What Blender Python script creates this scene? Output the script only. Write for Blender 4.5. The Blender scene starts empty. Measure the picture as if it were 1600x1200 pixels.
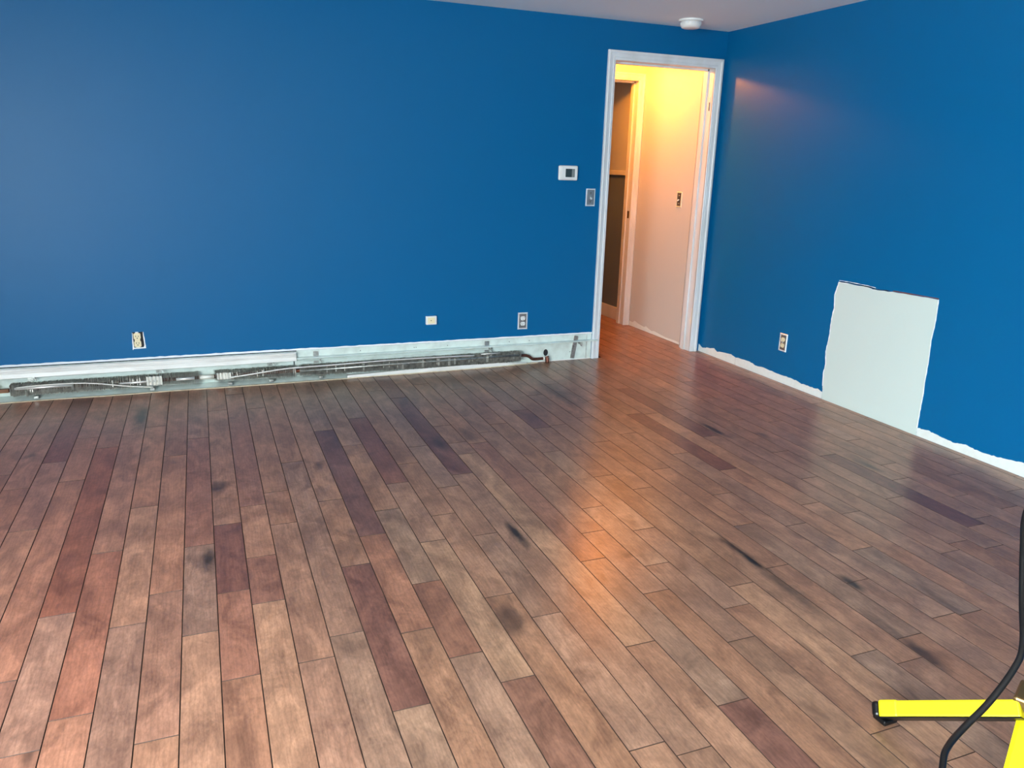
import bpy, bmesh, math, random
from mathutils import Vector, Matrix
random.seed(7)
SC = bpy.context.scene
COL = SC.collection

# ------------------------------------------------------------------ camera
CAM = Vector((-3.499, -4.8739, 1.3462)); YAW, PITCH, ROLL, FPX = 0.3824, 0.2771, 0.0289, 1209.9
fwd = Vector((math.sin(YAW)*math.cos(PITCH), math.cos(YAW)*math.cos(PITCH), -math.sin(PITCH)))
r0 = Vector((math.cos(YAW), -math.sin(YAW), 0)); u0 = r0.cross(fwd)
right = math.cos(ROLL)*r0 + math.sin(ROLL)*u0
up = -math.sin(ROLL)*r0 + math.cos(ROLL)*u0
cam_data = bpy.data.cameras.new('camera'); cam = bpy.data.objects.new('camera', cam_data); COL.objects.link(cam)
M3 = Matrix((right, up, -fwd)).transposed()
cam.matrix_world = Matrix.Translation(CAM) @ M3.to_4x4()
cam_data.sensor_width = 36.0; cam_data.lens = FPX/1600*36.0; cam_data.clip_start = 0.02
SC.camera = cam

def project(P):
    d = Vector(P) - CAM
    z = d.dot(fwd)
    if z < 0.05: return None
    return 800 + FPX*d.dot(right)/z, 600 - FPX*d.dot(up)/z

# ------------------------------------------------------------------ world, daylight, exposure
SC.view_settings.view_transform = 'Standard'
SC.view_settings.look = 'None'
SC.view_settings.gamma = 1.0
SC.view_settings.use_curve_mapping = False
SC.view_settings.exposure = 0.0
w = bpy.data.worlds.new('overcast_sky'); SC.world = w; w.use_nodes = True
bg = w.node_tree.nodes['Background']
bg.inputs['Color'].default_value = (0.84, 0.96, 1.0, 1)
_n = w.node_tree.nodes; _l = w.node_tree.links          # overcast sky: brighter overhead than at the horizon
_tc = _n.new('ShaderNodeTexCoord'); _sx = _n.new('ShaderNodeSeparateXYZ'); _cr = _n.new('ShaderNodeValToRGB'); _mr = _n.new('ShaderNodeMapRange')
_l.new(_tc.outputs['Generated'], _sx.inputs[0]); _l.new(_sx.outputs['Z'], _mr.inputs['Value'])
_mr.inputs['From Min'].default_value = -1.0; _mr.inputs['From Max'].default_value = 1.0; _l.new(_mr.outputs['Result'], _cr.inputs['Fac'])
_e = _cr.color_ramp.elements                               # daylit ground below the horizon, overcast sky above, brighter overhead
_e[0].position = 0.0; _e[0].color = (0.235, 0.262, 0.268, 1)
_e[1].position = 1.0; _e[1].color = (0.84, 0.96, 1.0, 1)
for _p, _c in ((0.492, (0.235, 0.262, 0.268, 1)), (0.508, (0.21, 0.24, 0.25, 1))):
    _x = _e.new(_p); _x.color = _c
_l.new(_cr.outputs['Color'], bg.inputs['Color'])
bg.inputs['Strength'].default_value = 100.0
SC.cycles.use_denoising = True
SC.cycles.use_adaptive_sampling = False
SC.cycles.max_bounces = 10
SC.cycles.diffuse_bounces = 6
SC.cycles.sample_clamp_indirect = 8.0
SC.cycles.caustics_reflective = False
SC.cycles.caustics_refractive = False

H = 2.264          # ceiling height
XL, YB = -6.0, -8.2   # left wall, wall behind the camera
# window openings (x/y range, z range) in the unseen walls
WIN_L = (-7.8, -4.3, 0.10, 2.05)      # on the left wall, along y
def portal(name, loc, rot, sx, sy):
    L = bpy.data.lights.new(name, 'AREA'); L.shape = 'RECTANGLE'; L.size = sx; L.size_y = sy; L.energy = 1.0
    L.cycles.is_portal = True
    o = bpy.data.objects.new(name, L); COL.objects.link(o); o.location = loc; o.rotation_euler = rot
portal('window_portal', (XL-0.06, (WIN_L[0]+WIN_L[1])/2, (WIN_L[2]+WIN_L[3])/2), (math.pi/2, 0, -math.pi/2), WIN_L[1]-WIN_L[0], WIN_L[3]-WIN_L[2])

# hall ceiling lamp (warm bulb)
HL = Vector((-0.50, 0.64, 2.15))
L = bpy.data.lights.new('hall_bulb_light', 'POINT'); L.energy = 62; L.color = (1.0, 0.275, 0.025); L.shadow_soft_size = 0.035
o = bpy.data.objects.new('hall_bulb_light', L); COL.objects.link(o); o.location = HL

# ------------------------------------------------------------------ material helpers
def mat(name, color, rough=0.5, metal=0.0, spec=0.5, emit=None, noise=None, bump=None):
    m = bpy.data.materials.new(name); m.use_nodes = True
    nt = m.node_tree; b = nt.nodes['Principled BSDF']
    b.inputs['Base Color'].default_value = (*color, 1); b.inputs['Roughness'].default_value = rough
    b.inputs['Metallic'].default_value = metal; b.inputs['Specular IOR Level'].default_value = spec
    tc = nt.nodes.new('ShaderNodeTexCoord')
    if noise:   # (scale, dark colour, amount, stretch vector)
        sc, dark, amt, st = noise
        mp = nt.nodes.new('ShaderNodeMapping'); mp.inputs['Scale'].default_value = st
        nt.links.new(tc.outputs['Object'], mp.inputs['Vector'])
        n = nt.nodes.new('ShaderNodeTexNoise'); n.inputs['Scale'].default_value = sc; n.inputs['Detail'].default_value = 6
        nt.links.new(mp.outputs['Vector'], n.inputs['Vector'])
        rp = nt.nodes.new('ShaderNodeMapRange'); rp.inputs['From Min'].default_value = 0.42; rp.inputs['From Max'].default_value = 0.72
        rp.inputs['To Max'].default_value = amt
        nt.links.new(n.outputs['Fac'], rp.inputs['Value'])
        mx = nt.nodes.new('ShaderNodeMix'); mx.data_type = 'RGBA'
        mx.inputs['A'].default_value = (*color, 1); mx.inputs['B'].default_value = (*dark, 1)
        nt.links.new(rp.outputs['Result'], mx.inputs['Factor'])
        nt.links.new(mx.outputs['Result'], b.inputs['Base Color'])
    if bump:    # (scale, strength, distance)
        n = nt.nodes.new('ShaderNodeTexNoise'); n.inputs['Scale'].default_value = bump[0]; n.inputs['Detail'].default_value = 4
        nt.links.new(tc.outputs['Object'], n.inputs['Vector'])
        bp = nt.nodes.new('ShaderNodeBump'); bp.inputs['Strength'].default_value = bump[1]; bp.inputs['Distance'].default_value = bump[2]
        nt.links.new(n.outputs['Fac'], bp.inputs['Height']); nt.links.new(bp.outputs['Normal'], b.inputs['Normal'])
    return m

BLUE = mat('blue_wall_paint', (0.0, 0.115, 0.295), 0.40, spec=0.24, bump=(220, 0.05, 0.001))
CEIL = mat('ceiling_paint', (0.88, 0.93, 0.94), 0.9, bump=(150, 0.1, 0.001))
BEIGE = mat('hall_beige_paint', (0.54, 0.54, 0.51), 0.7, bump=(200, 0.06, 0.001))
GREYW = mat('grey_upper_paint', (0.46, 0.50, 0.52), 0.75)
DARKW = mat('charcoal_lower_paint', (0.115, 0.155, 0.215), 0.7)
PLAIN = mat('plain_wall_paint', (0.72, 0.76, 0.78), 0.85)
TRIM = mat('gloss_white_trim', (0.72, 0.76, 0.78), 0.35, noise=(9, (0.55, 0.57, 0.55), 0.6, (1, 1, 0.25)))
BARE = mat('bare_primer_white', (0.74, 0.80, 0.78), 0.6, noise=(30, (0.66, 0.70, 0.66), 0.5, (1, 1, 1)))
PATCHM = mat('pale_old_wall_paint', (0.60, 0.71, 0.68), 0.5)
PAPER = mat('torn_white_paint_edge', (0.88, 0.93, 0.95), 0.7)
DARK = mat('dark_gap', (0.012, 0.014, 0.018), 0.8)
CREAM = mat('cream_raw_edge', (0.72, 0.62, 0.45), 0.7, noise=(25, (0.35, 0.24, 0.14), 0.6, (1, 1, 1)))
MINT = mat('heater_mint_enamel', (0.70, 0.80, 0.75), 0.35, noise=(14, (0.42, 0.47, 0.43), 0.55, (1, 1, 1)))
HOODM = mat('heater_white_enamel', (0.82, 0.82, 0.79), 0.35, noise=(10, (0.52, 0.50, 0.46), 0.6, (0.5, 1, 5)))
GALV = mat('galvanised_steel', (0.50, 0.52, 0.49), 0.38, 0.85, noise=(60, (0.16, 0.16, 0.14), 0.7, (1, 1, 1)))
FIN = mat('dusty_aluminium_fin', (0.62, 0.60, 0.54), 0.42, 0.55, noise=(45, (0.10, 0.09, 0.07), 0.9, (1, 1, 1)))
ALU = mat('bright_aluminium', (0.86, 0.85, 0.80), 0.38, 0.6)
FOILW = mat('crumpled_white_fin', (0.78, 0.77, 0.70), 0.5, 0.2)
COPPER = mat('dull_copper', (0.20, 0.075, 0.05), 0.4, 0.8, noise=(40, (0.07, 0.03, 0.02), 0.8, (1, 1, 1)))
COPPERB = mat('bright_copper', (0.72, 0.38, 0.24), 0.35, 0.8)
NICKEL = mat('brushed_nickel', (0.46, 0.45, 0.42), 0.38, 0.9, noise=(50, (0.2, 0.19, 0.17), 0.6, (1, 1, 0.2)))
STEELW = mat('pale_steel_edge', (0.80, 0.84, 0.86), 0.35, 0.35)
IVORY = mat('ivory_plastic', (0.86, 0.76, 0.50), 0.4)
WHITEP = mat('white_plastic', (0.80, 0.82, 0.80), 0.4)
SCREEN = mat('dark_lcd_screen', (0.035, 0.055, 0.055), 0.2)
LCDG = mat('grey_lcd_edge', (0.20, 0.23, 0.22), 0.3)
YELLOW = mat('yellow_enamel', (0.64, 0.56, 0.005), 0.38)
BLACKP = mat('black_rubber', (0.004, 0.004, 0.0045), 0.30, spec=0.35)
BRASS = mat('dark_brass', (0.22, 0.14, 0.06), 0.4, 0.9)
SUB = mat('dark_subfloor', (0.010, 0.006, 0.004), 0.9)

# ------------------------------------------------------------------ floor board material
STAINS = [  # x, y, half width, half length, strength : smoky black marks along seams
    (-1.745, -2.84, 0.020, 0.17, 1.0), (-1.755, -3.06, 0.030, 0.22, 0.55), (-2.475, -2.40, 0.020, 0.12, 0.95),
    (-3.868, -0.56, 0.036, 0.22, 0.9), (-3.562, -2.27, 0.030, 0.10, 0.8), (-1.01, -1.60, 0.020, 0.16, 0.9),
    (-1.52, -3.11, 0.020, 0.07, 0.9), (-1.625, -3.50, 0.022, 0.10, 0.7), (-2.48, -1.39, 0.030, 0.13, 0.6),
    (-2.30, -1.30, 0.030, 0.15, 0.5), (-1.55, -0.75, 0.050, 0.30, 0.55), (-0.60, -2.30, 0.020, 0.10, 0.7)]
def plank_material():
    m = bpy.data.materials.new('stained_maple_board'); m.use_nodes = True
    nt = m.node_tree; N = nt.nodes; K = nt.links; b = N['Principled BSDF']
    def new(t, **kw):
        n = N.new(t)
        for k, v in kw.items(): setattr(n, k, v)
        return n
    def math_(op, a, c=None, clamp=False):
        n = new('ShaderNodeMath', operation=op); n.use_clamp = clamp
        for i, v in enumerate((a, c)):
            if v is None: continue
            if isinstance(v, (int, float)): n.inputs[i].default_value = v
            else: K.new(v, n.inputs[i])
        return n.outputs[0]
    def rng(v, a, c, d, e):
        n = new('ShaderNodeMapRange'); n.inputs['From Min'].default_value = a; n.inputs['From Max'].default_value = c
        n.inputs['To Min'].default_value = d; n.inputs['To Max'].default_value = e; K.new(v, n.inputs['Value']); return n.outputs['Result']
    def mix(f, A, B, mode='MIX'):
        n = new('ShaderNodeMix', data_type='RGBA', blend_type=mode)
        for k, v in (('Factor', f), ('A', A), ('B', B)):
            if isinstance(v, (int, float)): n.inputs[k].default_value = v
            elif isinstance(v, tuple): n.inputs[k].default_value = (*v, 1)
            else: K.new(v, n.inputs[k])
        return n.outputs['Result']
    geo = new('ShaderNodeNewGeometry'); oi = new('ShaderNodeObjectInfo')
    off = new('ShaderNodeVectorMath', operation='SCALE'); off.inputs[0].default_value = (13.0, 37.0, 71.0); K.new(oi.outputs['Random'], off.inputs['Scale'])
    add = new('ShaderNodeVectorMath', operation='ADD'); K.new(geo.outputs['Position'], add.inputs[0]); K.new(off.outputs[0], add.inputs[1])
    def noise(scale, st, detail=5, rough=0.55, dist=0.0):
        mp = new('ShaderNodeMapping'); mp.inputs['Scale'].default_value = st; K.new(add.outputs[0], mp.inputs['Vector'])
        n = new('ShaderNodeTexNoise'); n.inputs['Scale'].default_value = scale; n.inputs['Detail'].default_value = detail
        n.inputs['Roughness'].default_value = rough; n.inputs['Distortion'].default_value = dist
        K.new(mp.outputs['Vector'], n.inputs['Vector']); return n.outputs['Fac']
    blotch = noise(5.5, (2.2, 1, 1), 5, 0.62, 0.8)          # smoky clouds
    grain = noise(60, (1.0, 0.16, 1), 5, 0.6, 0.8)           # long fibres
    speck = noise(260, (1.0, 0.35, 1), 2, 0.5)               # pores
    figure = noise(16, (1.0, 0.9, 1), 3, 0.5, 2.5)           # curly figure
    # cathedral lines
    mp = new('ShaderNodeMapping'); mp.inputs['Scale'].default_value = (1.0, 0.16, 1); K.new(add.outputs[0], mp.inputs['Vector'])
    wv = new('ShaderNodeTexWave', wave_type='BANDS', bands_direction='X'); wv.inputs['Scale'].default_value = 26
    wv.inputs['Distortion'].default_value = 11; wv.inputs['Detail'].default_value = 4; wv.inputs['Detail Scale'].default_value = 1.3
    K.new(mp.outputs['Vector'], wv.inputs['Vector'])
    c = oi.outputs['Color']
    dark = mix(1.0, c, (0.66, 0.63, 0.63), 'MULTIPLY')
    light = mix(1.0, c, (1.22, 1.20, 1.16), 'MULTIPLY')
    col = mix(rng(blotch, 0.36, 0.66, 0, 1), dark, light)
    g = math_('MULTIPLY', rng(grain, 0.3, 0.7, 0.86, 1.12), rng(speck, 0.3, 0.7, 0.90, 1.10))
    g = math_('MULTIPLY', g, rng(wv.outputs['Fac'], 0, 0.5, 0.90, 1.02))
    g = math_('MULTIPLY', g, rng(figure, 0.35, 0.65, 0.90, 1.08))
    gc = new('ShaderNodeCombineColor')
    for i in range(3): K.new(g, gc.inputs[i])
    col = mix(1.0, col, gc.outputs[0], 'MULTIPLY')
    # knots
    kn = noise(3.2, (1.6, 1.0, 1), 2, 0.4, 0.3)
    col = mix(rng(kn, 0.70, 0.78, 0, 0.7), col, (0.035, 0.022, 0.018))
    # smoky stains
    tot = None
    wob = noise(14, (1, 0.5, 1), 4, 0.6)
    for (x, y, sx, sy, s) in STAINS:
        v = new('ShaderNodeVectorMath', operation='SUBTRACT'); K.new(geo.outputs['Position'], v.inputs[0]); v.inputs[1].default_value = (x, y, 0)
        v2 = new('ShaderNodeVectorMath', operation='MULTIPLY'); K.new(v.outputs[0], v2.inputs[0]); v2.inputs[1].default_value = (1/sx, 1/sy, 0)
        l = new('ShaderNodeVectorMath', operation='LENGTH'); K.new(v2.outputs[0], l.inputs[0])
        d = math_('ADD', l.outputs['Value'], rng(wob, 0.3, 0.7, -0.35, 0.35))
        f = rng(d, 0.25, 1.3, s, 0.0)
        tot = f if tot is None else math_('MAXIMUM', tot, f)
    col = mix(tot, col, (0.012, 0.013, 0.012))
    K.new(col, b.inputs['Base Color'])
    K.new(rng(blotch, 0.3, 0.7, 0.285, 0.315), b.inputs['Roughness'])
    b.inputs['Specular IOR Level'].default_value = 0.38
    b.inputs['Coat Weight'].default_value = 0.0; b.inputs['Coat Roughness'].default_value = 0.2
    wave = noise(9, (2.5, 1, 1), 2)
    hgt = wave
    bp = new('ShaderNodeBump'); bp.inputs['Strength'].default_value = 0.06; bp.inputs['Distance'].default_value = 0.002
    K.new(hgt, bp.inputs['Height']); K.new(bp.outputs['Normal'], b.inputs['Normal'])
    return m
WOOD = plank_material()

# ------------------------------------------------------------------ geometry helpers
def obj(name, bm, m, parent=None, loc=None, smooth=False, bevel=None):
    me = bpy.data.meshes.new(name); bmesh.ops.recalc_face_normals(bm, faces=bm.faces[:]); bm.to_mesh(me); bm.free()
    me.materials.append(m)
    if smooth:
        for p in me.polygons: p.use_smooth = True
    o = bpy.data.objects.new(name, me); COL.objects.link(o)
    if parent is not None: o.parent = parent
    if loc is not None: o.location = loc
    if bevel:
        md = o.modifiers.new('bevel', 'BEVEL'); md.width = bevel[0]; md.segments = bevel[1]; md.limit_method = 'ANGLE'
    return o
def B(): return bmesh.new()
def box(bm, x0, x1, y0, y1, z0, z1):
    v = [bm.verts.new((x, y, z)) for x in (x0, x1) for y in (y0, y1) for z in (z0, z1)]
    for f in ((0,1,3,2), (4,6,7,5), (0,4,5,1), (2,3,7,6), (0,2,6,4), (1,5,7,3)): bm.faces.new([v[i] for i in f])
    return bm
def obox(bm, P, Q, w, h, upv=(0,0,1)):   # a bar from P to Q, w across, h along upv
    P, Q = Vector(P), Vector(Q); d = (Q-P).normalized(); s = d.cross(Vector(upv)).normalized(); u = s.cross(d)
    v = [bm.verts.new(C + s*a*w/2 + u*b*h/2) for C in (P, Q) for a, b in ((-1,-1), (1,-1), (1,1), (-1,1))]
    for f in ((0,1,2,3), (7,6,5,4), (0,4,5,1), (1,5,6,2), (2,6,7,3), (3,7,4,0)): bm.faces.new([v[i] for i in f])
    return bm
def smooth_path(pts, n=6):
    pts = [Vector(p) for p in pts]; out = []
    for i in range(len(pts)-1):
        p0 = pts[max(i-1, 0)]; p1 = pts[i]; p2 = pts[i+1]; p3 = pts[min(i+2, len(pts)-1)]
        for k in range(n):
            t = k/n
            out.append(0.5*((2*p1)+(p2-p0)*t+(2*p0-5*p1+4*p2-p3)*t*t+(3*p1-p0-3*p2+p3)*t**3))
    out.append(pts[-1]); return out
def tube(bm, pts, r, seg=10, flat=1.0):
    pts = [Vector(p) for p in pts]; rings = []; ref = Vector((0, 0, 1))
    for i, p in enumerate(pts):
        d = (pts[min(i+1, len(pts)-1)] - pts[max(i-1, 0)]).normalized()
        if abs(d.dot(ref)) > 0.95: ref = Vector((0, 1, 0)) if abs(d.y) < 0.9 else Vector((1, 0, 0))
        s = d.cross(ref).normalized(); u = s.cross(d)
        rings.append([bm.verts.new(p + (s*math.cos(a) + u*math.sin(a)*flat)*r) for a in [2*math.pi*k/seg for k in range(seg)]])
    for a, b in zip(rings, rings[1:]):
        for k in range(seg): bm.faces.new((a[k], a[(k+1) % seg], b[(k+1) % seg], b[k]))
    bm.faces.new(rings[0]); bm.faces.new(rings[-1][::-1]); return bm
def lathe(bm, prof, M=Matrix.Identity(4), seg=32):
    rings = [[bm.verts.new(M @ Vector((r*math.cos(2*math.pi*k/seg), r*math.sin(2*math.pi*k/seg), z))) for k in range(seg)] for r, z in prof]
    for a, b in zip(rings, rings[1:]):
        for k in range(seg): bm.faces.new((a[k], a[(k+1) % seg], b[(k+1) % seg], b[k]))
    bm.faces.new(rings[0]); bm.faces.new(rings[-1]); return bm
def prism(bm, poly, axis, a, b):        # polygon (2D) extruded along an axis
    def P(p, t):
        return {'x': (t, p[0], p[1]), 'y': (p[0], t, p[1]), 'z': (p[0], p[1], t)}[axis]
    A = [bm.verts.new(P(p, a)) for p in poly]; Bv = [bm.verts.new(P(p, b)) for p in poly]
    n = len(poly)
    bm.faces.new(A); bm.faces.new(Bv[::-1])
    for k in range(n): bm.faces.new((A[k], A[(k+1) % n], Bv[(k+1) % n], Bv[k]))
    return bm
def thing(name, label, cat, loc=(0, 0, 0), group=None):
    o = bpy.data.objects.new(name, None); COL.objects.link(o); o.location = loc; o.empty_display_size = 0.05
    o['label'] = label; o['category'] = cat
    if group: o['group'] = group
    return o
def tag(o, label, cat, group=None):
    o['label'] = label; o['category'] = cat
    if group: o['group'] = group
    return o
def struct(name, bm, m, label, parent=None, **kw):
    o = obj(name, bm, m, parent, **kw); o['kind'] = 'structure'; o['label'] = label
    return o

# ------------------------------------------------------------------ room shell
DX0, DX1, DZ = -0.868, -0.085, 2.022     # clear opening of the doorway
TW = 0.13                                # thickness of the wall with the door
def door_wall(bm, y0, y1, xl, xr, zt):
    box(bm, xl, DX0-0.02, y0, y1, -0.02, zt)
    box(bm, DX1+0.02, xr, y0, y1, -0.02, zt)
    box(bm, DX0-0.02, DX1+0.02, y0, y1, DZ+0.02, zt)
wall_back = struct('wall_back', (lambda b: (door_wall(b, 0, 0.06, XL-0.1, 0.0, H), b)[1])(B()), BLUE, 'long deep blue painted wall with the doorway at its right end')
struct('wall_hall_near', (lambda b: (door_wall(b, 0.06, TW, -1.7, -0.03, H), b)[1])(B()), BEIGE, 'hall side of the wall with the doorway')
Y1 = 1.03
struct('wall_hall_end', (lambda b: (door_wall(b, Y1, Y1+0.12, -1.7, -0.03, H), b)[1])(B()), BEIGE, 'beige wall at the end of the hall around the second doorway')
wall_right = struct('wall_right', box(B(), 0, 0.12, YB-0.1, 0.06, -0.02, H), BLUE, 'right hand deep blue wall with a bare pale rectangle low down')
struct('wall_hall_right', box(B(), -0.03, 0.10, 0.06, Y1+0.06, -0.02, H), BEIGE, 'beige hall wall seen through the doorway, with a light switch')
struct('wall_hall_left', box(B(), -1.8, -1.7, 0.06, Y1+0.12, -0.02, H), BEIGE, 'left wall of the hall')
far_wall = struct('wall_far_room', box(B(), -0.03, 0.10, Y1+0.06, 4.0, 1.29, H), GREYW, 'pale grey upper wall of the far room above the chair rail')
struct('wall_far_room_lower', box(B(), -0.03, 0.10, Y1+0.06, 4.0, -0.02, 1.29), DARKW, 'charcoal lower wall of the far room below the chair rail')
struct('wall_far_room_left', box(B(), -2.6, -2.5, Y1+0.12, 4.0, -0.02, H), GREYW, 'left wall of the far room')
struct('wall_far_room_back', box(B(), -2.6, 0.10, 4.0, 4.1, -0.02, H), GREYW, 'back wall of the far room')
struct('wall_far_room_front', box(B(), -2.6, -1.7, Y1, Y1+0.12, -0.02, H), GREYW, 'front wall of the far room')
b = B()
box(b, XL-0.1, XL, YB-0.1, WIN_L[0], -0.02, H); box(b, XL-0.1, XL, WIN_L[1], 0.06, -0.02, H)
box(b, XL-0.1, XL, WIN_L[0], WIN_L[1], -0.02, WIN_L[2]); box(b, XL-0.1, XL, WIN_L[0], WIN_L[1], WIN_L[3], H)
struct('wall_left', b, PLAIN, 'left wall of the room outside the picture, with a window')
b = box(B(), XL-0.1, 0.12, YB-0.1, YB, -0.02, H)
struct('wall_front', b, PLAIN, 'wall behind the camera')
struct('ceiling', box(B(), XL-0.1, 0.12, YB-0.1, 4.1, H, H+0.1), CEIL, 'pale grey painted ceiling')
floor = struct('floor', box(B(), XL-0.1, 0.12, YB-0.1, 4.1, -0.06, -0.010), SUB, 'brown stained hardwood strip floor running towards the blue wall')

def window_frame(name, axis, p, a0, a1, z0, z1, sgn):
    b = B(); t = 0.05
    def bx(u0, u1, w0, w1):
        if axis == 'y': box(b, p-0.08, p-0.04, u0, u1, w0, w1)
        else: box(b, u0, u1, p-0.08, p-0.04, w0, w1)
    bx(a0, a1, z0, z0+t); bx(a0, a1, z1-t, z1); bx(a0, a0+t, z0, z1); bx(a1-t, a1, z0, z1)
    mid = (a0+a1)/2; bx(mid-0.025, mid+0.025, z0, z1)
    struct(name, b, TRIM, 'white window frame outside the picture')
window_frame('window_1', 'y', XL, *WIN_L, 1)

# ------------------------------------------------------------------ floor boards
PW, X0 = 0.1000, -3.6385
JOINTS = {-8:[-0.669],-7:[-1.397],-6:[-1.116,-1.823],-5:[-0.81,-1.368,-2.779],-4:[-0.982,-2.476,-3.084],-3:[-0.83,-2.094,-2.984],
-2:[-0.724,-1.737,-2.601],-1:[-1.184,-2.442,-3.138],0:[-0.964,-2.143,-2.713],1:[-0.534,-1.995,-2.504,-2.963],2:[-0.244,-1.854,-2.294,-2.603],
3:[-0.551,-1.742,-2.056,-2.95],4:[-1.424,-2.854],5:[-1.897,-2.459,-3.229],6:[-1.031,-2.255,-2.904],7:[-1.287,-2.057,-2.646],8:[-0.88,-1.807,-2.371,-3.213],
9:[-1.601,-2.169,-2.801],10:[-0.40,-1.397,-1.912],11:[-0.578,-1.795,-3.605],12:[-1.134,-1.402,-1.562,-3.183],13:[-0.33,-1.437,-2.687,-3.489],
14:[-1.296,-2.491,-2.946],15:[-0.5,-1.19,-2.294,-2.788,-3.262],16:[-0.8,-1.658,-2.533,-3.108,-3.707],17:[-1.001,-1.32,-2.008,-3.0,-3.84],
18:[-0.413,-1.3,-2.186,-3.438],19:[-0.75,-1.605,-2.939],20:[-1.223,-2.015,-2.625,-3.418],21:[-0.55,-1.533,-2.345,-3.111],22:[-0.95,-1.87,-2.69,-3.37],
23:[-0.25,-1.25,-2.117,-2.934],24:[-1.273,-2.547],25:[-0.77,-1.7,-2.671],26:[-0.3,-1.25,-2.318],27:[-0.9,-2.0,-3.01],28:[0.15,-0.6,-1.514,-2.613],
29:[-0.2,-1.1,-2.112,-2.928],30:[0.4,-0.75,-1.6,-2.461],31:[-0.35,-1.3,-2.299,-2.691],32:[0.25,-0.95,-1.976],33:[0.7,-0.5,-1.45,-2.5],34:[0.1,-0.8,-1.75,-2.724],
35:[-0.302,-1.387,-2.35],36:[0.5,-0.65,-1.7]}
TONES = {'D': [(-2.309,-3.592),(-2.776,-1.621),(-2.478,-0.418),(-4.209,-0.881),(-3.497,-2.308),(-2.994,-1.2),(-3.049,-2.697),(-2.447,-1.35),(-2.471,-1.717),(-1.885,-1.159),(-1.244,-2.019),(-1.094,-0.875),(-0.727,-2.733),(-1.189,-2.321)],
 'P': [(-2.78,-3.35),(-3.383,-2.437),(-2.86,-2.761),(-3.987,-2.357)],
 'R': [(-3.589,-1.442),(-3.383,-1.655),(-3.901,-2.217),(-2.98,-2.779),(-2.304,-1.545),(-3.5,-2.778),(-3.516,-0.256)],
 'L': [(-3.79,-1.958),(-3.091,-3.326),(-3.378,-2.724),(-3.999,-2.572),(-2.83,-2.842),(-1.881,-3.409),(-1.215,-1.383),(-0.77,-0.757),(-2.003,-2.238),(-2.114,-2.621),(-3.611,-3.031),(-4.153,-1.992),(-2.397,-2.77),(-3.189,-3.042),(-3.68,-3.184)],
 'G': [(-2.884,-2.201),(-1.82,-3.177),(-1.54,-3.315),(-3.802,-2.765),(-3.603,-2.318),(-1.258,-3.06),(-1.817,-3.664),(-3.162,-2.895),(-1.871,-2.948),(-2.271,-3.204),(-2.051,-3.47),(-2.755,-0.733)]}
TC = {'D': (0.188, 0.090, 0.066), 'P': (0.240, 0.114, 0.074), 'R': (0.285, 0.142, 0.092), 'L': (0.335, 0.203, 0.132), 'G': (0.275, 0.166, 0.111), 'N': (0.300, 0.169, 0.110)}
def board_colour(x, y0, y1, rnd):
    k = 'N'
    for t, pts in TONES.items():
        for px, py in pts:
            if abs(px-x) <= PW/2 and y0 < py < y1: k = t
    c = TC[k]; v = 0.92 + 0.16*rnd.random() if k == 'N' else 1.0
    hue = rnd.uniform(-0.05, 0.07)
    warm = min(1.0, max(0.0, (-2.9 - x)/1.3))      # board tint turns redder towards the left side
    return (c[0]*v*(1+hue+0.22*warm), c[1]*v*(1-0.03*warm), c[2]*v*(1-hue-0.0*warm), 1.0)
def board(bm, x0, x1, y0, y1, z=0.0, tilt=0.0):
    g, bv = 0.0007, 0.0009
    a0, a1, c0, c1 = x0+g, x1-g, y0+g, y1-g
    lo = [bm.verts.new(p) for p in ((a0, c0, -0.010), (a1, c0, -0.010), (a1, c1, -0.010), (a0, c1, -0.010))]
    md = [bm.verts.new(p) for p in ((a0, c0, z-0.0014), (a1, c0, z-0.0014), (a1, c1, z-0.0014), (a0, c1, z-0.0014))]
    tp = [bm.verts.new(p) for p in ((a0+bv, c0+bv, z-tilt), (a1-bv, c0+bv, z+tilt), (a1-bv, c1-bv, z+tilt), (a0+bv, c1-bv, z-tilt))]
    for A, C in ((lo, md), (md, tp)):
        for k in range(4): bm.faces.new((A[k], A[(k+1) % 4], C[(k+1) % 4], C[k])).material_index = 1
    bm.faces.new(tp); bm.faces.new(lo[::-1]).material_index = 1
EDGE = mat('dark_stained_board_edge', (0.062, 0.033, 0.023), 0.6)
rest = B(); rnd = random.Random(11); count = 0
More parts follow.
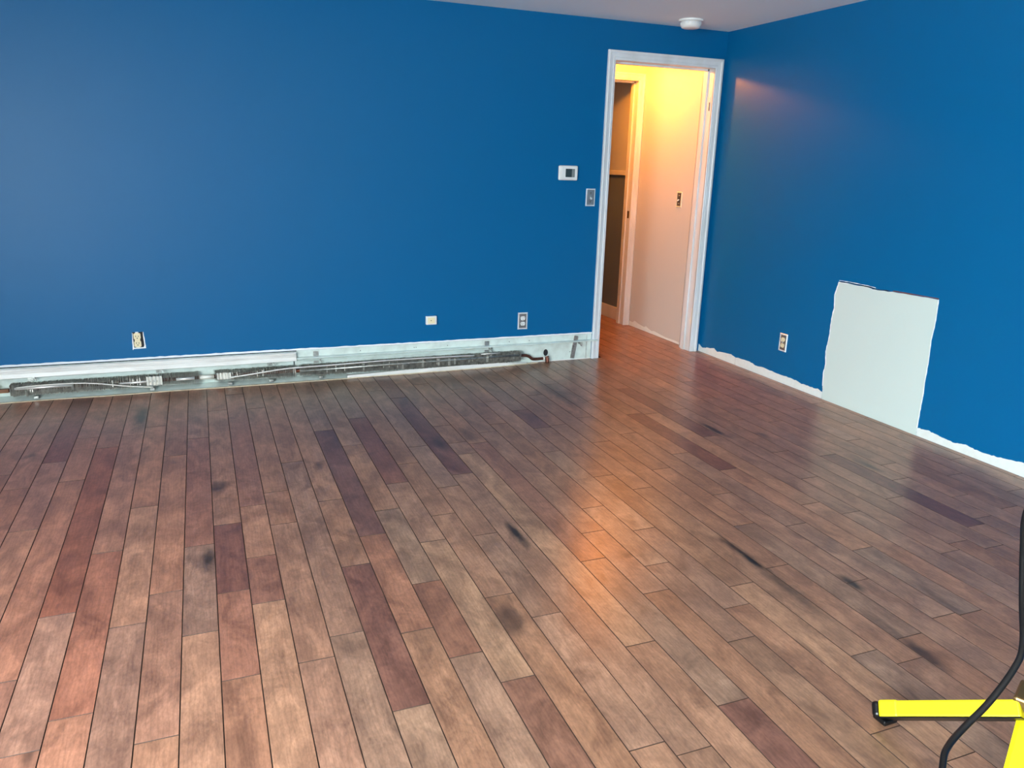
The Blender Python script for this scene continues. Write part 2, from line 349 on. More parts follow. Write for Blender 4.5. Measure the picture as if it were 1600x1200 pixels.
for row in range(-17, 37):
    xa = X0 + row*PW; xb = min(xa+PW, -0.002)
    if xb - xa < 0.01: continue
    top = 2.6 if row >= 19 else -0.003
    js = sorted(set(JOINTS.get(row, [])), reverse=True)
    if row >= 27: js = [top] + [y for y in (1.75 + rnd.uniform(-.3, .3), 0.75 + rnd.uniform(-.3, .25)) if not js or y > js[0]+0.35] + js
    else: js = [top] + js
    y = js[-1]
    while y > YB: y -= rnd.choice((0.45, 0.6, 0.8, 1.0, 1.2))*rnd.uniform(0.9, 1.1); js.append(max(y, YB))
    for ya, yb in zip(js, js[1:]):
        y1_, y0_ = ya, yb
        if row >= 19 and y0_ < 0 and xa < -0.9 and y1_ > 0: y1_ = -0.003
        if row >= 19 and xa < -0.9 and y0_ >= 0: continue
        if y1_-y0_ < 0.02: continue
        vis = False
        for i in range(9):
            for xx in (xa, xb):
                q = project((xx, y0_+(y1_-y0_)*i/8, 0))
                if q and -10 < q[0] < 1610 and -10 < q[1] < 1215: vis = True
        colr = board_colour((xa+xb)/2, y0_, y1_, rnd)
        if vis and y0_ < 1.3:
            bm = B(); cx, cy = (xa+xb)/2, (y0_+y1_)/2
            board(bm, xa-cx, xb-cx, y0_-cy, y1_-cy, rnd.uniform(-0.0003, 0.0003), rnd.uniform(-0.0002, 0.0002))
            o = obj('plank', bm, WOOD, floor, (cx, cy, 0)); o.data.materials.append(EDGE); o.color = colr; count += 1
        else:
            board(rest, xa, xb, y0_, y1_)
box(rest, -2.5, -1.74, Y1+0.12, 4.0, -0.009, 0.0)
o = obj('plank_field', rest, WOOD, floor); o.data.materials.append(EDGE); o['kind'] = 'stuff'; o.color = (*TC['N'], 1); o['label'] = 'rest of the hardwood boards beyond the picture'

# ------------------------------------------------------------------ right wall: bare patch and torn paint edges
PATCH = [(-1.3204,-0.005),(-1.3126,0.0813),(-1.3046,0.1621),(-1.312,0.2188),(-1.2989,0.2974),(-1.3036,0.339),(-1.311,0.3944),(-1.3073,0.4603),(-1.3095,0.5138),(-1.3168,0.5677),(-1.3056,0.6442),(-1.3196,0.6982),(-1.3231,0.7245),(-1.4027,0.7261),(-1.5488,0.727),(-1.6123,0.721),(-1.716,0.729),(-1.8718,0.7331),(-2.0116,0.7348),(-2.0159,0.6704),(-2.0155,0.5909),(-2.0102,0.5209),(-2.0181,0.4184),(-2.0174,0.3242),(-2.0213,0.2062),(-2.0198,0.1334),(-2.0205,0.0422),(-2.0218,-0.005)]
def rough_poly(pts, amp, n=4, seed=3, closed=True):
    r = random.Random(seed); out = []
    m = len(pts)
    for i in range(m if closed else m-1):
        a, c = pts[i], pts[(i+1) % m]
        for k in range(n):
            t = k/n; q = (a[0]+(c[0]-a[0])*t, a[1]+(c[1]-a[1])*t)
            out.append((q[0]+r.uniform(-amp, amp), q[1]+(r.uniform(-amp, amp) if q[1] > 0.002 else 0)))
    if not closed: out.append(pts[-1])
    return out
o = obj('bare_wall_patch', prism(B(), rough_poly(PATCH, 0.0022), 'x', -0.0008, 0.004), PATCHM, wall_right); o['label'] = 'pale unpainted rectangle with ragged torn edges above the floor'
# white torn rim along the left edge of the patch
def strip_along(pts, wdt, x0, x1, seed, amp=0.002):
    r = random.Random(seed); bm = B(); P = rough_poly(pts, 0.0008, 4, seed, closed=False); prev = None
    for i, p in enumerate(P):
        d = Vector((P[min(i+1, len(P)-1)][0]-P[max(i-1, 0)][0], P[min(i+1, len(P)-1)][1]-P[max(i-1, 0)][1])).normalized()
        n = Vector((-d.y, d.x)); wv = max(0.0006, wdt + r.uniform(-amp, amp))
        q = [(x0, p[0]+n.x*s, p[1]+n.y*s) for s in (-wv/2, wv/2)] + [(x1, p[0]+n.x*s, p[1]+n.y*s) for s in (wv/2, -wv/2)]
        v = [bm.verts.new(c) for c in q]
        if prev:
            for k in range(4): bm.faces.new((prev[k], prev[(k+1) % 4], v[(k+1) % 4], v[k]))
        else: bm.faces.new(v)
        prev = v
    bm.faces.new(prev[::-1]); return bm
o = obj('torn_paint_rim', strip_along(PATCH[1:14], 0.005, -0.0016, 0.002, 5, 0.003), PAPER, wall_right); o['label'] = 'white torn paint fringe down the left edge of the patch'
o = obj('torn_paint_rim', strip_along(PATCH[18:27], 0.004, -0.0016, 0.002, 8, 0.002), PAPER, wall_right)
o = obj('torn_paint_rim', strip_along([(-1.325, 0.735), (-1.40, 0.737), (-1.52, 0.737), (-1.60, 0.733)], 0.003, -0.0016, 0.002, 9, 0.002), PAPER, wall_right)
o = obj('crack_line', strip_along([(-1.33, 0.7285), (-1.42, 0.7305), (-1.55, 0.730), (-1.61, 0.7255), (-1.70, 0.731)], 0.004, -0.0012, 0.002, 12, 0.002), DARK, wall_right)
RUST = mat('brown_paint_scar', (0.16, 0.06, 0.045), 0.7)
o = obj('crack_line', strip_along([(-1.72, 0.7335), (-1.87, 0.738), (-2.012, 0.7395)], 0.005, -0.0012, 0.002, 13, 0.002), RUST, wall_right)
S1 = [(0.0,0.0),(0.0,0.055),(-0.0476,0.0364),(-0.12,0.050),(-0.1952,0.0618),(-0.2379,0.0469),(-0.3904,0.0664),(-0.4549,0.0562),(-0.6112,0.0627),(-0.6834,0.0497),(-0.773,0.057),(-0.8616,0.0541),(-0.9892,0.0535),(-1.0811,0.0533),(-1.1323,0.0457),(-1.2291,0.0469),(-1.2846,0.0526),(-1.3148,0.0402),(-1.318,0.0)]
S2 = [(-2.024,0.0),(-2.0225,0.0432),(-2.0807,0.0502),(-2.1282,0.0481),(-2.189,0.0393),(-2.2531,0.0381),(-2.3124,0.051),(-2.3626,0.0425),(-2.4326,0.0454),(-2.4888,0.0494),(-2.5537,0.0571),(-2.6161,0.0666),(-2.8,0.06),(-3.1,0.055),(-3.5,0.06),(-4.2,0.05),(-4.2,0.0)]
for S, sd in ((S1, 21), (S2, 22)):
    pts = rough_poly(S[1:-1], 0.0028, 5, sd, closed=False)
    o = obj('unpainted_strip', prism(B(), [(S[0][0], 0.0)] + pts + [(S[-1][0], 0.0)], 'x', -0.0010, 0.004), BARE, wall_right)
    o['label'] = 'white unpainted strip with a wavy top where the skirting board was'
o = obj('seam_line', box(B(), -0.0013, 0.002, -0.456, -0.454, 0.0, 0.055), GALV, wall_right)

# ------------------------------------------------------------------ doorway trim
def casing(name, yf, sgn, x0, x1, zt, wd, parent=None, label=''):
    """moulded casing running up, across and down; profile stepped towards the outer edge"""
    prof = [(0.0, 0.0), (0.0, 0.007), (0.004, 0.010), (0.014, 0.0105), (0.018, 0.013), (0.022, 0.0105), (0.030, 0.012), (0.040, 0.0135), (0.044, 0.017), (0.052, 0.018), (0.057, 0.016), (wd, 0.015), (wd, 0.0)]
    root = bpy.data.objects.new(name, None); COL.objects.link(root); root['kind'] = 'structure'; root['label'] = label
    def ring(px, pz, ox, oz):
        return [(px + ox*u, yf + sgn*v, pz + oz*u) for u, v in prof]
    segs = (('side_casing', ring(x0, 0.0, -1, 0), ring(x0, zt, -1, 1)),
            ('head_casing', ring(x0, zt, -1, 1), ring(x1, zt, 1, 1)),
            ('side_casing', ring(x1, zt, 1, 1), ring(x1, 0.0, 1, 0)))
    for nm, A, C in segs:
        bm = B(); a = [bm.verts.new(p) for p in A]; c = [bm.verts.new(p) for p in C]; n = len(a)
        for k in range(n): bm.faces.new((a[k], a[(k+1) % n], c[(k+1) % n], c[k]))
        bm.faces.new(a); bm.faces.new(c[::-1])
        obj(nm, bm, TRIM, root)
    return root
casing('trim_1', 0.0, -1, DX0, DX1, DZ, 0.061, label='white moulded casing around the doorway in the blue wall')
casing('trim_2', TW, 1, DX0, DX1, DZ, 0.053, label='casing on the hall side of the doorway')
def jamb(name, y0, y1, label, strike_z=None):
    root = bpy.data.objects.new(name, None); COL.objects.link(root); root['kind'] = 'structure'; root['label'] = label
    obj('jamb_side', box(B(), DX0-0.02, DX0, y0, y1, 0.0, DZ), TRIM, root)
    obj('jamb_side', box(B(), DX1, DX1+0.02, y0, y1, 0.0, DZ), TRIM, root)
    obj('jamb_head', box(B(), DX0-0.02, DX1+0.02, y0, y1, DZ, DZ+0.02), TRIM, root)
    m = (y0+y1)/2
    b = B(); box(b, DX0, DX0+0.011, m, m+0.035, 0, DZ); box(b, DX1-0.011, DX1, m, m+0.035, 0, DZ); box(b, DX0, DX1, m, m+0.035, DZ-0.011, DZ)
    obj('door_stop', b, TRIM, root)
    return root
j1 = jamb('door_1', -0.004, TW+0.004, 'open white doorway without a door leading to the hall')
o = obj('hinge_leaf', box(B(), DX1-0.0022, DX1+0.001, 0.018, 0.052, 1.745, 1.835), TRIM, j1)
tube_ = tube(B(), [(DX1-0.004, 0.022, 1.745), (DX1-0.004, 0.022, 1.80)], 0.003, 8)
o = obj('hinge_screw_gap', tube_, BRASS, j1); o['label'] = 'dark worn slot of the removed hinge'
o = obj('chipped_paint', prism(B(), rough_poly([(0.0, 0.235), (0.012, 0.20), (0.018, 0.25), (0.008, 0.30), (0.014, 0.335), (0.002, 0.32)], 0.002, 3, 4), 'x', DX1-0.0010, DX1+0.001), mat('chip_cream', (0.85, 0.80, 0.66), 0.6), j1)
casing('trim_3', Y1, -1, DX0-0.006, DX1-0.004, DZ, 0.053, label='casing around the second doorway at the end of the hall')
j2 = jamb('door_2', Y1-0.004, Y1+0.124, 'second doorway at the end of the hall leading to a two tone room')
o = obj('strike_plate', box(B(), DX1-0.0025, DX1+0.001, Y1+0.018, Y1+0.046, 0.925, 0.985), BRASS, j2); o['label'] = 'small dark metal strike plate'
struct('trim_4', box(B(), -0.045, -0.028, Y1+0.12, 4.0, 1.275, 1.315), TRIM, 'white chair rail along the far room wall', bevel=(0.004, 2))
struct('baseboard_far_room', box(B(), -0.043, -0.028, Y1+0.12, 4.0, 0.0, 0.115), TRIM, 'white baseboard under the charcoal wall', bevel=(0.004, 2))
HS = [(TW+0.055, 0.0), (TW+0.055, 0.016), (0.30, 0.018), (0.42, 0.015), (0.52, 0.022), (0.60, 0.03), (0.64, 0.022), (0.70, 0.035), (0.73, 0.045), (0.76, 0.032), (0.86, 0.042), (0.92, 0.055), (0.96, 0.034), (1.01, 0.04), (1.01, 0.0)]
struct('baseboard_hall', prism(B(), HS, 'x', -0.0318, -0.028), BARE, 'ragged unpainted strip at the foot of the beige hall wall')

# ------------------------------------------------------------------ electrical fittings
def frame_plate(bm, w_, h_, d_, lip):
    """bevelled plate with a raised rim, in local x (across) z (up), wall behind at y=0, front towards -y"""
    o_ = [(-w_/2, -h_/2), (w_/2, -h_/2), (w_/2, h_/2), (-w_/2, h_/2)]
    def ring(s, y): return [bm.verts.new((x - math.copysign(s, x), y, z - math.copysign(s, z))) for x, z in o_]
    rs = [ring(0, 0), ring(0, -d_*0.4), ring(0.003, -d_), ring(lip, -d_), ring(lip+0.0015, -d_*0.55)]
    for A, C in zip(rs, rs[1:]):
        for k in range(4): bm.faces.new((A[k], A[(k+1) % 4], C[(k+1) % 4], C[k]))
    bm.faces.new(rs[0][::-1]); bm.faces.new(rs[-1]); return bm
def disc(bm, cx, cz, rx, rz, y0, y1, seg=20, cut=0.82):
    pts = []
    for k in range(seg):
        a = 2*math.pi*k/seg; x = rx*math.cos(a); z = rz*math.sin(a)
        pts.append((cx+x, cz+max(-rz*cut, min(rz*cut, z))))
    return prism(bm, pts, 'y', y0, y1)
def duplex(root, y, m, sz=1.0):
    for s in (1, -1):
        f = obj('socket', disc(B(), 0, s*0.0195*sz, 0.0165*sz, 0.0165*sz, y, y-0.003), m, root)
        b = B()
        box(b, -0.0075, -0.0055, y-0.0035, y-0.002, s*0.0195*sz-0.001, s*0.0195*sz+0.008)
        box(b, 0.0050, 0.0070, y-0.0035, y-0.002, s*0.0195*sz-0.0005, s*0.0195*sz+0.007)
        disc(b, 0, s*0.0195*sz-0.008, 0.0025, 0.0025, y-0.0035, y-0.002, 10, 1.0)
        obj('socket_slots', b, DARK, f)
def outlet(loc, rz, label):
    t = thing('wall_outlet', label, 'outlet', loc); t.rotation_euler = (0, 0, rz)
    p = obj('cover_plate', frame_plate(B(), 0.072, 0.118, 0.006, 0.0085), STEELW, t)
    obj('plate_panel', box(B(), -0.0255, 0.0255, -0.0042, -0.002, -0.0485, 0.0485), NICKEL, t)
    duplex(t, -0.0042, IVORY if rz else WHITEP, 1.0)
    obj('screw', disc(B(), 0, 0, 0.003, 0.003, -0.003, -0.0055, 10, 1.0), STEELW, t)
    return t
outlet((-1.474, -0.0005, 0.302), 0, 'steel framed outlet on the long blue wall left of the doorway')
outlet((-0.0005, -0.921, 0.268), -math.pi/2, 'steel framed outlet with cream sockets beside the pale patch')

t = thing('exposed_outlet', 'ivory outlet without its cover plate in a ragged hole in the wall', 'outlet', (-3.883, -0.0005, 0.302))
hole = rough_poly([(-0.031, -0.046), (0.029, -0.046), (0.028, 0.046), (-0.029, 0.046)], 0.0015, 5, 31)
obj('wall_hole', prism(B(), hole, 'y', 0.001, -0.0008), DARK, t)
rim = [(-0.036, -0.058), (-0.029, -0.052), (0.035, -0.051), (0.034, -0.030), (0.029, 0.046), (0.0255, 0.046), (0.0265, -0.034), (0.024, -0.044), (-0.027, -0.045), (-0.028, 0.040), (-0.031, 0.046), (-0.033, 0.0)]
obj('torn_paint_rim', prism(B(), rough_poly(rim, 0.0010, 4, 33), 'y', 0.0, -0.0018), PAPER, t)
body = []
for k in range(48):
    a = 2*math.pi*k/48; s = math.sin(a)
    z = 0.043*s; x = (0.0185 if abs(z) > 0.006 else 0.0145)*math.copysign(min(1, abs(math.cos(a))*1.9), math.cos(a))
    body.append((x-0.006, z))
obj('receptacle_body', prism(B(), body, 'y', -0.0008, -0.007), IVORY, t)
for s in (1, -1):
    b = B(); z = s*0.020
    box(b, -0.0145, -0.0115, -0.0078, -0.006, z-0.001, z+0.0075); box(b, -0.0010, 0.0020, -0.0078, -0.006, z-0.001, z+0.0065); disc(b, -0.006, z-0.0085, 0.003, 0.003, -0.0078, -0.006, 10, 1)
    obj('socket_slots', b, DARK, t)
obj('mounting_strap', box(B(), -0.014, 0.002, -0.0030, -0.0008, -0.052, 0.048), STEELW, t)

t = thing('phone_jack', 'small white cable box screwed low on the long blue wall', 'wall jack', (-2.130, -0.0005, 0.339))
obj('jack_body', box(B(), -0.037, 0.035, -0.022, 0.0, -0.028, 0.028), WHITEP, t, bevel=(0.003, 2))
obj('screw', disc(B(), -0.004, 0.0, 0.0035, 0.0035, -0.0215, -0.0235, 12, 1), BRASS, t)
o = obj('jack_face', box(B(), -0.026, 0.022, -0.0228, -0.0215, -0.020, 0.020), IVORY, t, bevel=(0.001, 1))

t = thing('thermostat', 'white thermostat with a dark square screen left of the doorway', 'thermostat', (-1.184, -0.0005, 1.297))
obj('housing', box(B(), -0.070, 0.070, -0.024, 0.0, -0.048, 0.048), WHITEP, t, bevel=(0.010, 4))
obj('bezel', box(B(), -0.052, 0.060, -0.0260, -0.023, -0.040, 0.040), WHITEP, t, bevel=(0.0015, 2))
obj('screen', box(B(), -0.024, 0.022, -0.0268, -0.025, -0.027, 0.027), SCREEN, t)
obj('screen_side', box(B(), 0.022, 0.044, -0.0268, -0.025, -0.027, 0.027), LCDG, t)

def toggle_switch(loc, rz, label, wd=0.070, hg=0.117):
    t = thing('light_switch', label, 'light switch', loc); t.rotation_euler = (0, 0, rz)
    obj('cover_plate', frame_plate(B(), wd, hg, 0.006, 0.007), STEELW if rz == 0 else IVORY, t)
    obj('plate_panel', box(B(), -wd/2+0.008, wd/2-0.008, -0.0044, -0.002, -hg/2+0.009, hg/2-0.009), NICKEL, t)
    obj('toggle', obox(B(), (0, -0.004, 0.0), (0, -0.019, -0.010), 0.009, 0.007), WHITEP, t)
    for s in (1, -1): obj('screw', disc(B(), 0, s*0.030, 0.0035, 0.0035, -0.004, -0.0062, 10, 1), BRASS if rz == 0 else IVORY, t)
    obj('toggle_collar', box(B(), -0.0065, 0.0065, -0.0055, -0.004, -0.014, 0.014), DARK if rz else GALV, t)
    return t
toggle_switch((-1.001, -0.0005, 1.139), 0, 'nickel light switch plate on the blue wall beside the door casing')
toggle_switch((-0.0305, 0.385, 1.115), -math.pi/2, 'light switch on the beige hall wall inside the doorway')

t = thing('smoke_detector', 'round white smoke detector on the ceiling above the doorway', 'smoke detector', (-0.474, -0.249, H))
obj('mounting_ring', lathe(B(), [(0.078, 0.0), (0.078, -0.010), (0.070, -0.013)]), WHITEP, t, smooth=False)
obj('detector_body', lathe(B(), [(0.066, -0.011), (0.067, -0.030), (0.064, -0.040), (0.058, -0.048), (0.050, -0.051), (0.020, -0.053)]), WHITEP, t, smooth=True)
b = B()
for k in range(20):
    a = 2*math.pi*k/20; c, s = math.cos(a), math.sin(a)
    obox(b, (0.0665*c, 0.0665*s, -0.018), (0.0672*c, 0.0672*s, -0.028), 0.010, 0.001, (c, s, 0))
obj('vent_slots', b, STEELW, t)

t = thing('hall_lamp', 'warm bulb on a ceramic holder on the hall ceiling', 'lamp', (HL.x, HL.y, H))
obj('lamp_holder', lathe(B(), [(0.055, 0.0), (0.055, -0.012), (0.025, -0.022), (0.022, -0.030)]), WHITEP, t, smooth=True)

# ------------------------------------------------------------------ hydronic baseboard heater, cover removed
hx0, hx1 = -5.4, -0.934
ht = thing('baseboard_heater', 'long white baseboard heater with its front cover off along the blue wall', 'heater', ((hx0+hx1)/2, 0, 0))
def hp(name, bm, m, label=None, **kw):
    o = obj(name, bm, m, ht, **kw); o.location = (-(hx0+hx1)/2, 0, 0)
    if label: o['label'] = label
    return o
hp('back_panel', box(B(), hx0, hx1, -0.004, -0.0005, 0.0, 0.185), MINT)
rt = random.Random(5)
tp = [(hx0 + (hx1+0.006-hx0)*k/160, 0.1965 + rt.uniform(-0.0016, 0.0016) - (0.0015 if k > 90 else 0)) for k in range(161)]
hp('bare_paint_edge', prism(B(), [(hx0, 0.186)] + tp + [(hx1+0.006, 0.186)], 'y', -0.0022, -0.0004), PAPER, 'white bare strip between the heater and the blue paint')
# hood (left length): ridged profile
hood = [(-0.004, 0.176), (-0.030, 0.179), (-0.034, 0.175), (-0.034, 0.168), (-0.0365, 0.166), (-0.0365, 0.153), (-0.034, 0.151), (-0.036, 0.149), (-0.041, 0.128), (-0.038, 0.126), (-0.033, 0.146), (-0.031, 0.172), (-0.004, 0.171)]
hp('hood', prism(B(), hood, 'x', hx0, -3.005), HOODM, 'grubby white hood still fixed along the left part')
hp('top_gap', box(B(), hx0, -3.0, -0.0062, -0.003, 0.1800, 0.1845), DARK)
ht_gap = None
# right length: two rolled ledges
ledge = [(-0.004, 0.144), (-0.030, 0.141), (-0.033, 0.137), (-0.031, 0.133), (-0.029, 0.135), (-0.028, 0.138), (-0.004, 0.140)]
hp('upper_rail', prism(B(), ledge, 'x', -3.002, -0.895), MINT, 'thin rolled rail running across to the door casing')
ledge2 = [(-0.004, 0.130), (-0.018, 0.128), (-0.028, 0.121), (-0.026, 0.117), (-0.017, 0.124), (-0.004, 0.126)]
hp('lower_rail', prism(B(), ledge2, 'x', -3.002, -1.73), MINT)
hp('panel_seam', box(B(), -3.020, -3.014, -0.0046, -0.003, 0.095, 0.125), DARK)
hp('panel_seam', box(B(), -3.012, -3.006, -0.0046, -0.003, 0.004, 0.022), DARK)
hp('panel_seam', box(B(), -0.972, -0.969, -0.0046, -0.003, 0.005, 0.178), GALV)
# bottom tray and cream edge of the old floor line
hp('bottom_tray', prism(B(), [(-0.004, 0.001), (-0.004, 0.020), (-0.060, 0.006), (-0.078, 0.004), (-0.078, 0.001)], 'x', hx0, -2.70), MINT)
b = B()
xs = [-2.70, -2.3, -1.85, -1.60, -1.44]; 
secs = []
for x, yo, zt in zip(xs, (-0.078, -0.074, -0.068, -0.052, -0.020), (0.020, 0.030, 0.031, 0.026, 0.006)):
    secs.append([b.verts.new((x, y, z)) for y, z in ((-0.004, 0.001), (-0.004, 0.010), (yo+0.010, 0.006), (yo+0.004, zt), (yo, zt), (yo, 0.001))])
for A, C in zip(secs, secs[1:]):
    for k in range(6): b.faces.new((A[k], A[(k+1) % 6], C[(k+1) % 6], C[k]))
b.faces.new(secs[0]); b.faces.new(secs[-1][::-1])
hp('tray_lip', b, HOODM, 'pale bent lip of the tray in front of the fins')
b = B(); prev = None
for k in range(61):
    x = hx0 + (-1.36-hx0)*k/60
    wdt = 0.010 + 0.004*math.sin(k*0.7) + 0.010*math.exp(-((x+3.15)/0.18)**2)
    yo = -0.0765 if x < -2.7 else (-0.0765 + 0.010*(x+2.7)/0.9 if x < -1.8 else -0.0665 + 0.040*(x+1.8)/0.44)
    v = [b.verts.new(p) for p in ((x, yo, 0.0012), (x, yo, 0.0055), (x, yo-wdt, 0.0050), (x, yo-wdt, 0.0012))]
    if prev:
        for j in range(4): b.faces.new((prev[j], prev[(j+1) % 4], v[(j+1) % 4], v[j]))
    else: b.faces.new(v)
    prev = v
b.faces.new(prev[::-1])
hp('raw_floor_edge', b, CREAM, 'cream raw edge where the boards stop under the heater')
hp('panel_foot', box(B(), -1.40, hx1, -0.0085, -0.004, 0.001, 0.007), HOODM)
# fins
def fins(x0, x1, step, seed, h=(0.030, 0.098), lean=0.002):
    r = random.Random(seed); b = B(); x = x0
    while x < x1:
        z1 = h[1] + r.uniform(-0.003, 0.002); z0 = h[0] + r.uniform(-0.002, 0.004); l = r.uniform(-lean, lean)
        y0, y1 = -0.068 + r.uniform(-0.002, 0.002), -0.014
        v = [b.verts.new(p) for p in ((x, y0, z0), (x+l, y0, z1), (x+l, y1, z1), (x, y1, z0))]
        v2 = [b.verts.new(p) for p in ((x+0.0009, y0, z0), (x+l+0.0009, y0, z1), (x+l+0.0009, y1, z1), (x+0.0009, y1, z0))]
        b.faces.new(v); b.faces.new(v2[::-1])
        for k in range(4): b.faces.new((v[k], v[(k+1) % 4], v2[(k+1) % 4], v2[k]))
        if r.random() < 0.10 and l > 0:      # folded fin tip that catches the light
            box(b, x, x+0.006, y0-0.002, y0, z0+0.02, z1-0.008)
        x += step*r.uniform(0.85, 1.2)
    return b
for nm, x0, x1, sd in (('fin_bank', -4.545, -3.575, 1), ('fin_bank', -3.49, -3.02, 2), ('fin_bank', -2.99, -1.50, 3)):
    o = hp(nm, fins(x0, x1, 0.0052, sd), FIN, 'dusty grey row of thin heater fins'); o['kind'] = 'stuff'
hp('pipe', tube(B(), [(-4.70, -0.040, 0.062), (-1.485, -0.040, 0.066)], 0.0115, 12), COPPER, smooth=True)
b = B()
tube(b, [(-4.52, -0.0705, 0.075), (-4.24, -0.0705, 0.076)], 0.0075, 10)
hp('exposed_tube', b, ALU, 'dull silver tube lying along the fins', smooth=True)
hp('exposed_tube', tube(B(), [(-2.99, -0.0705, 0.068), (-2.42, -0.0705, 0.073), (-2.0, -0.0705, 0.074), (-1.52, -0.069, 0.076)], 0.0075, 10), GALV, smooth=True)
hp('exposed_tube', tube(B(), [(-3.70, -0.0705, 0.068), (-3.60, -0.0705, 0.068)], 0.009, 10), ALU, smooth=True)
hp('exposed_tube', tube(B(), [(-4.0, -0.0705, 0.066), (-3.80, -0.0705, 0.068)], 0.006, 10), ALU, smooth=True)
hp('pipe_coupling', tube(B(), [(-3.575, -0.042, 0.063), (-3.49, -0.042, 0.063)], 0.014, 12), FOILW, smooth=True)
# loose bent strips
hp('loose_strip', tube(B(), smooth_path([(-4.510, -0.078, 0.083), (-4.404, -0.080, 0.089), (-4.248, -0.080, 0.089), (-4.12, -0.080, 0.079), (-3.958, -0.080, 0.050), (-3.825, -0.078, 0.033)]), 0.0038, 6), FOILW, 'bent pale metal strip hanging across the fins', smooth=True)
hp('loose_strip', tube(B(), smooth_path([(-3.405, -0.074, 0.058), (-3.25, -0.074, 0.073), (-3.061, -0.074, 0.091), (-2.787, -0.074, 0.095), (-2.46, -0.074, 0.101), (-2.073, -0.074, 0.100), (-1.848, -0.074, 0.096)]), 0.0048, 6), ALU, smooth=True)
hp('loose_strip', tube(B(), [(-1.80, -0.071, 0.101), (-1.66, -0.071, 0.102)], 0.004, 6), ALU, smooth=True)
def crumple(x0, x1, z0, z1, sd):
    r = random.Random(sd); b = B(); n = 9; cols = []
    for k in range(n+1):
        x = x0+(x1-x0)*k/n; y = -0.072 - (0.006 if k % 2 else 0.0) + r.uniform(-0.002, 0.002)
        cols.append([b.verts.new((x, y, z0 + r.uniform(0, 0.006))), b.verts.new((x, y, z1 - r.uniform(0, 0.004))), b.verts.new((x, y+0.004, z1)), b.verts.new((x, y+0.004, z0))])
    for A, C in zip(cols, cols[1:]):
        for k in range(4): b.faces.new((A[k], A[(k+1) % 4], C[(k+1) % 4], C[k]))
    b.faces.new(cols[0]); b.faces.new(cols[-1][::-1]); return b
hp('crushed_fin', crumple(-3.86, -3.775, 0.042, 0.096, 1), FOILW, 'white crushed cluster of fins')
hp('crushed_fin', crumple(-3.475, -3.395, 0.048, 0.090, 2), FOILW)
for x, z0, z1, sd in ((-4.47, 0.03, 0.065, 3), (-4.245, 0.05, 0.095, 4), (-2.10, 0.045, 0.09, 5), (-2.03, 0.04, 0.088, 6), (-1.99, 0.045, 0.085, 7), (-2.21, 0.04, 0.09, 8), (-2.345, 0.035, 0.07, 9), (-1.76, 0.045, 0.085, 10), (-2.60, 0.045, 0.09, 11)):
    hp('bent_fin', crumple(x, x+0.012, z0, z1, sd), ALU)
# brackets
def bracket(x, lower=0.100, slant=0.0):
    b = B()
    obox(b, (x-0.012, -0.0075, 0.174), (x-0.012-slant, -0.0075, lower), 0.030, 0.006, (0, 1, 0))
    box(b, x+0.006, x+0.010, -0.030, -0.004, 0.118, 0.135)
    obox(b, (x+0.008, -0.030, 0.130), (x+0.020, -0.030, 0.104), 0.004, 0.010, (0, 1, 0))
    return b
for x in (-4.437, -3.781, -3.152, -2.87, -1.724): hp('bracket', bracket(x), GALV)
hp('bracket', bracket(-1.045, 0.012, 0.026), GALV, 'slanting bare metal support near the door')
for x in (-2.245, -2.232, -2.60, -2.015, -1.57, -1.42, -1.10):
    hp('screw_hole', disc(B(), x, 0.160 if x < -1.3 else 0.060, 0.003, 0.003, -0.0038, -0.0048, 8, 1), DARK)
for x, s in ((-4.42, 1), (-3.83, 1), (-3.16, 1), (-2.86, 1), (-3.40, 1)):
    hp('clip_foot', box(B(), x-0.016, x+0.010, -0.070, -0.050, 0.010, 0.026), GALV, bevel=(0.003, 2))
# right-hand pipe end
hp('copper_elbow', tube(B(), smooth_path([(-1.49, -0.040, 0.066), (-1.455, -0.038, 0.063), (-1.428, -0.035, 0.052), (-1.408, -0.033, 0.036), (-1.385, -0.032, 0.031), (-1.30, -0.032, 0.031)], 4), 0.0105, 12), COPPER, 'dark copper pipe bend', smooth=True)
hp('pipe_sleeve', tube(B(), smooth_path([(-1.292, -0.030, 0.046), (-1.290, -0.034, 0.034), (-1.290, -0.036, 0.020), (-1.290, -0.036, 0.0008)], 4), 0.014, 14), COPPER, smooth=True)
hp('sleeve_collar', tube(B(), [(-1.322, -0.033, 0.032), (-1.312, -0.033, 0.031)], 0.0155, 14), FOILW, smooth=True)
hp('pipe_hole', disc(B(), -1.291, 0.066, 0.017, 0.024, -0.0038, -0.0062, 20, 1), DARK, 'black hole in the panel behind the pipe')
# left-hand valve
hp('copper_stub', tube(B(), [(-4.72, -0.042, 0.060), (-4.555, -0.042, 0.061)], 0.012, 12), COPPERB, 'bright copper pipe at the left end', smooth=True)
hp('valve_body', lathe(B(), [(0.012, 0.0), (0.024, 0.004), (0.026, 0.03), (0.020, 0.045), (0.010, 0.05)], Matrix.Translation((-4.625, -0.045, 0.052))), IVORY, smooth=True)

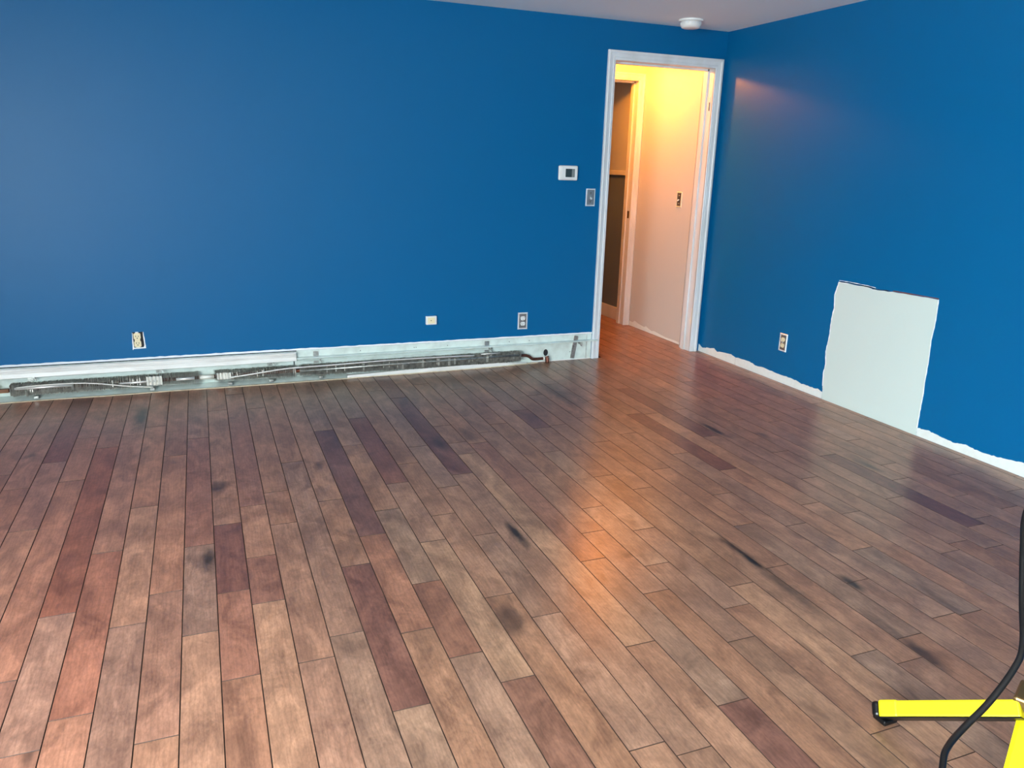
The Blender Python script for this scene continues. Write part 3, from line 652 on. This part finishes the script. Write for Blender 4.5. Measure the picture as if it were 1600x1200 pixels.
# ------------------------------------------------------------------ yellow stand and its cord
ys = thing('work_stand', 'bright yellow metal stand with a black rubber foot at the right edge', 'stand', (-1.80, -3.93, 0))
def yp(name, bm, m, label=None, **kw):
    o = obj(name, bm, m, ys, **kw); o.location = (1.80, 3.93, 0)
    if label: o['label'] = label
    return o
A1 = Vector((-1.968, -3.668, 0.026)); HB = Vector((-1.850, -3.927, 0.190))
d1 = (HB-A1).normalized()
cu = Vector((-0.62, -0.37, 0.70)); sd = d1.cross(cu).normalized()
yp('leg', obox(B(), A1, HB, 0.040, 0.028, cu), YELLOW, bevel=(0.005, 3))
yp('leg_sleeve', obox(B(), A1, A1+d1*0.05, 0.043, 0.032, cu), YELLOW, bevel=(0.006, 3))
yp('leg_dark_plate', obox(B(), A1+d1*0.002+sd*0.0218, HB+sd*0.0205, 0.003, 0.032, cu), BLACKP, 'black plate added under the leg to darken its reflection in the floor')  # added black plate, so the floor mirrors a dark band below the leg
yp('foot_cap', obox(B(), A1-d1*0.020, A1+d1*0.002, 0.040, 0.028, cu), BLACKP, 'black rubber end cap', bevel=(0.009, 3))
yp('foot_pad', box(B(), -1.985, -1.940, -3.700, -3.660, 0.0015, 0.016), BLACKP, bevel=(0.004, 2))
A2 = Vector((-2.02, -4.055, 0.025))
d2 = (A2-HB).normalized()
P2 = HB + d2*0.012 + Vector((0.062, 0.0, 0.004)); Q2 = A2 + Vector((0.004, 0, 0.004))
b = B(); s2 = d2.cross(Vector((-0.62, -0.37, 0.70))).normalized(); u2 = s2.cross(d2).normalized()
rail = [(-0.038, -0.016), (-0.038, 0.010), (-0.034, 0.014), (-0.012, 0.014), (-0.008, 0.006), (0.000, 0.006), (0.004, 0.013), (0.030, 0.013), (0.038, 0.009), (0.038, -0.016)]
ra = [b.verts.new(P2 + s2*x + u2*y) for x, y in rail]; rb = [b.verts.new(Q2 + s2*x + u2*y) for x, y in rail]
for k in range(len(rail)): b.faces.new((ra[k], ra[(k+1) % len(rail)], rb[(k+1) % len(rail)], rb[k]))
b.faces.new(ra); b.faces.new(rb[::-1])
yp('leg', b, YELLOW, 'wide grooved yellow rail')
yp('foot_cap', obox(B(), Q2, Q2+d2*0.03, 0.078, 0.034, u2), BLACKP, bevel=(0.006, 2))
yp('hub_bracket', obox(B(), HB+Vector((0.002, -0.005, 0.0)), HB+Vector((0.075, 0.03, 0.006)), 0.055, 0.05), BRASS, bevel=(0.006, 2))
A3 = Vector((-1.42, -3.86, 0.03))
yp('leg', obox(B(), HB+Vector((0.06, 0.01, 0)), A3, 0.040, 0.036), YELLOW, bevel=(0.005, 3))
yp('foot_cap', obox(B(), A3, A3+Vector((0.02, 0.003, -0.012)), 0.042, 0.038), BLACKP, bevel=(0.006, 2))
yp('mast', tube(B(), [(-1.775, -3.90, 0.16), (-1.72, -3.93, 1.12)], 0.014, 14), YELLOW, smooth=True)
yp('cord_hook', tube(B(), smooth_path([(-1.725, -3.93, 1.02), (-1.76, -3.935, 1.03), (-1.79, -3.94, 1.05)]), 0.006, 8), BLACKP, smooth=True)

cp = [(-1.755, -3.935, 1.045), (-1.82, -3.95, 1.00), (-1.96, -3.97, 0.90), (-2.052, -3.985, 0.80), (-2.107, -3.999, 0.748), (-2.163, -4.044, 0.701), (-2.216, -4.095, 0.637), (-2.282, -4.152, 0.599), (-2.317, -4.167, 0.572), (-2.37, -4.174, 0.529), (-2.421, -4.176, 0.495), (-2.459, -4.184, 0.479), (-2.486, -4.199, 0.47), (-2.53, -4.24, 0.44), (-2.58, -4.32, 0.33), (-2.60, -4.40, 0.17), (-2.62, -4.47, 0.05), (-2.66, -4.56, 0.007), (-2.75, -4.75, 0.0065), (-2.95, -5.0, 0.0065), (-3.0, -5.4, 0.0065)]
tag(obj('power_cord', tube(B(), smooth_path(cp, 6), 0.0053, 12), BLACKP, smooth=True), 'black power cord hanging in loose curves in front of the yellow stand', 'cord')
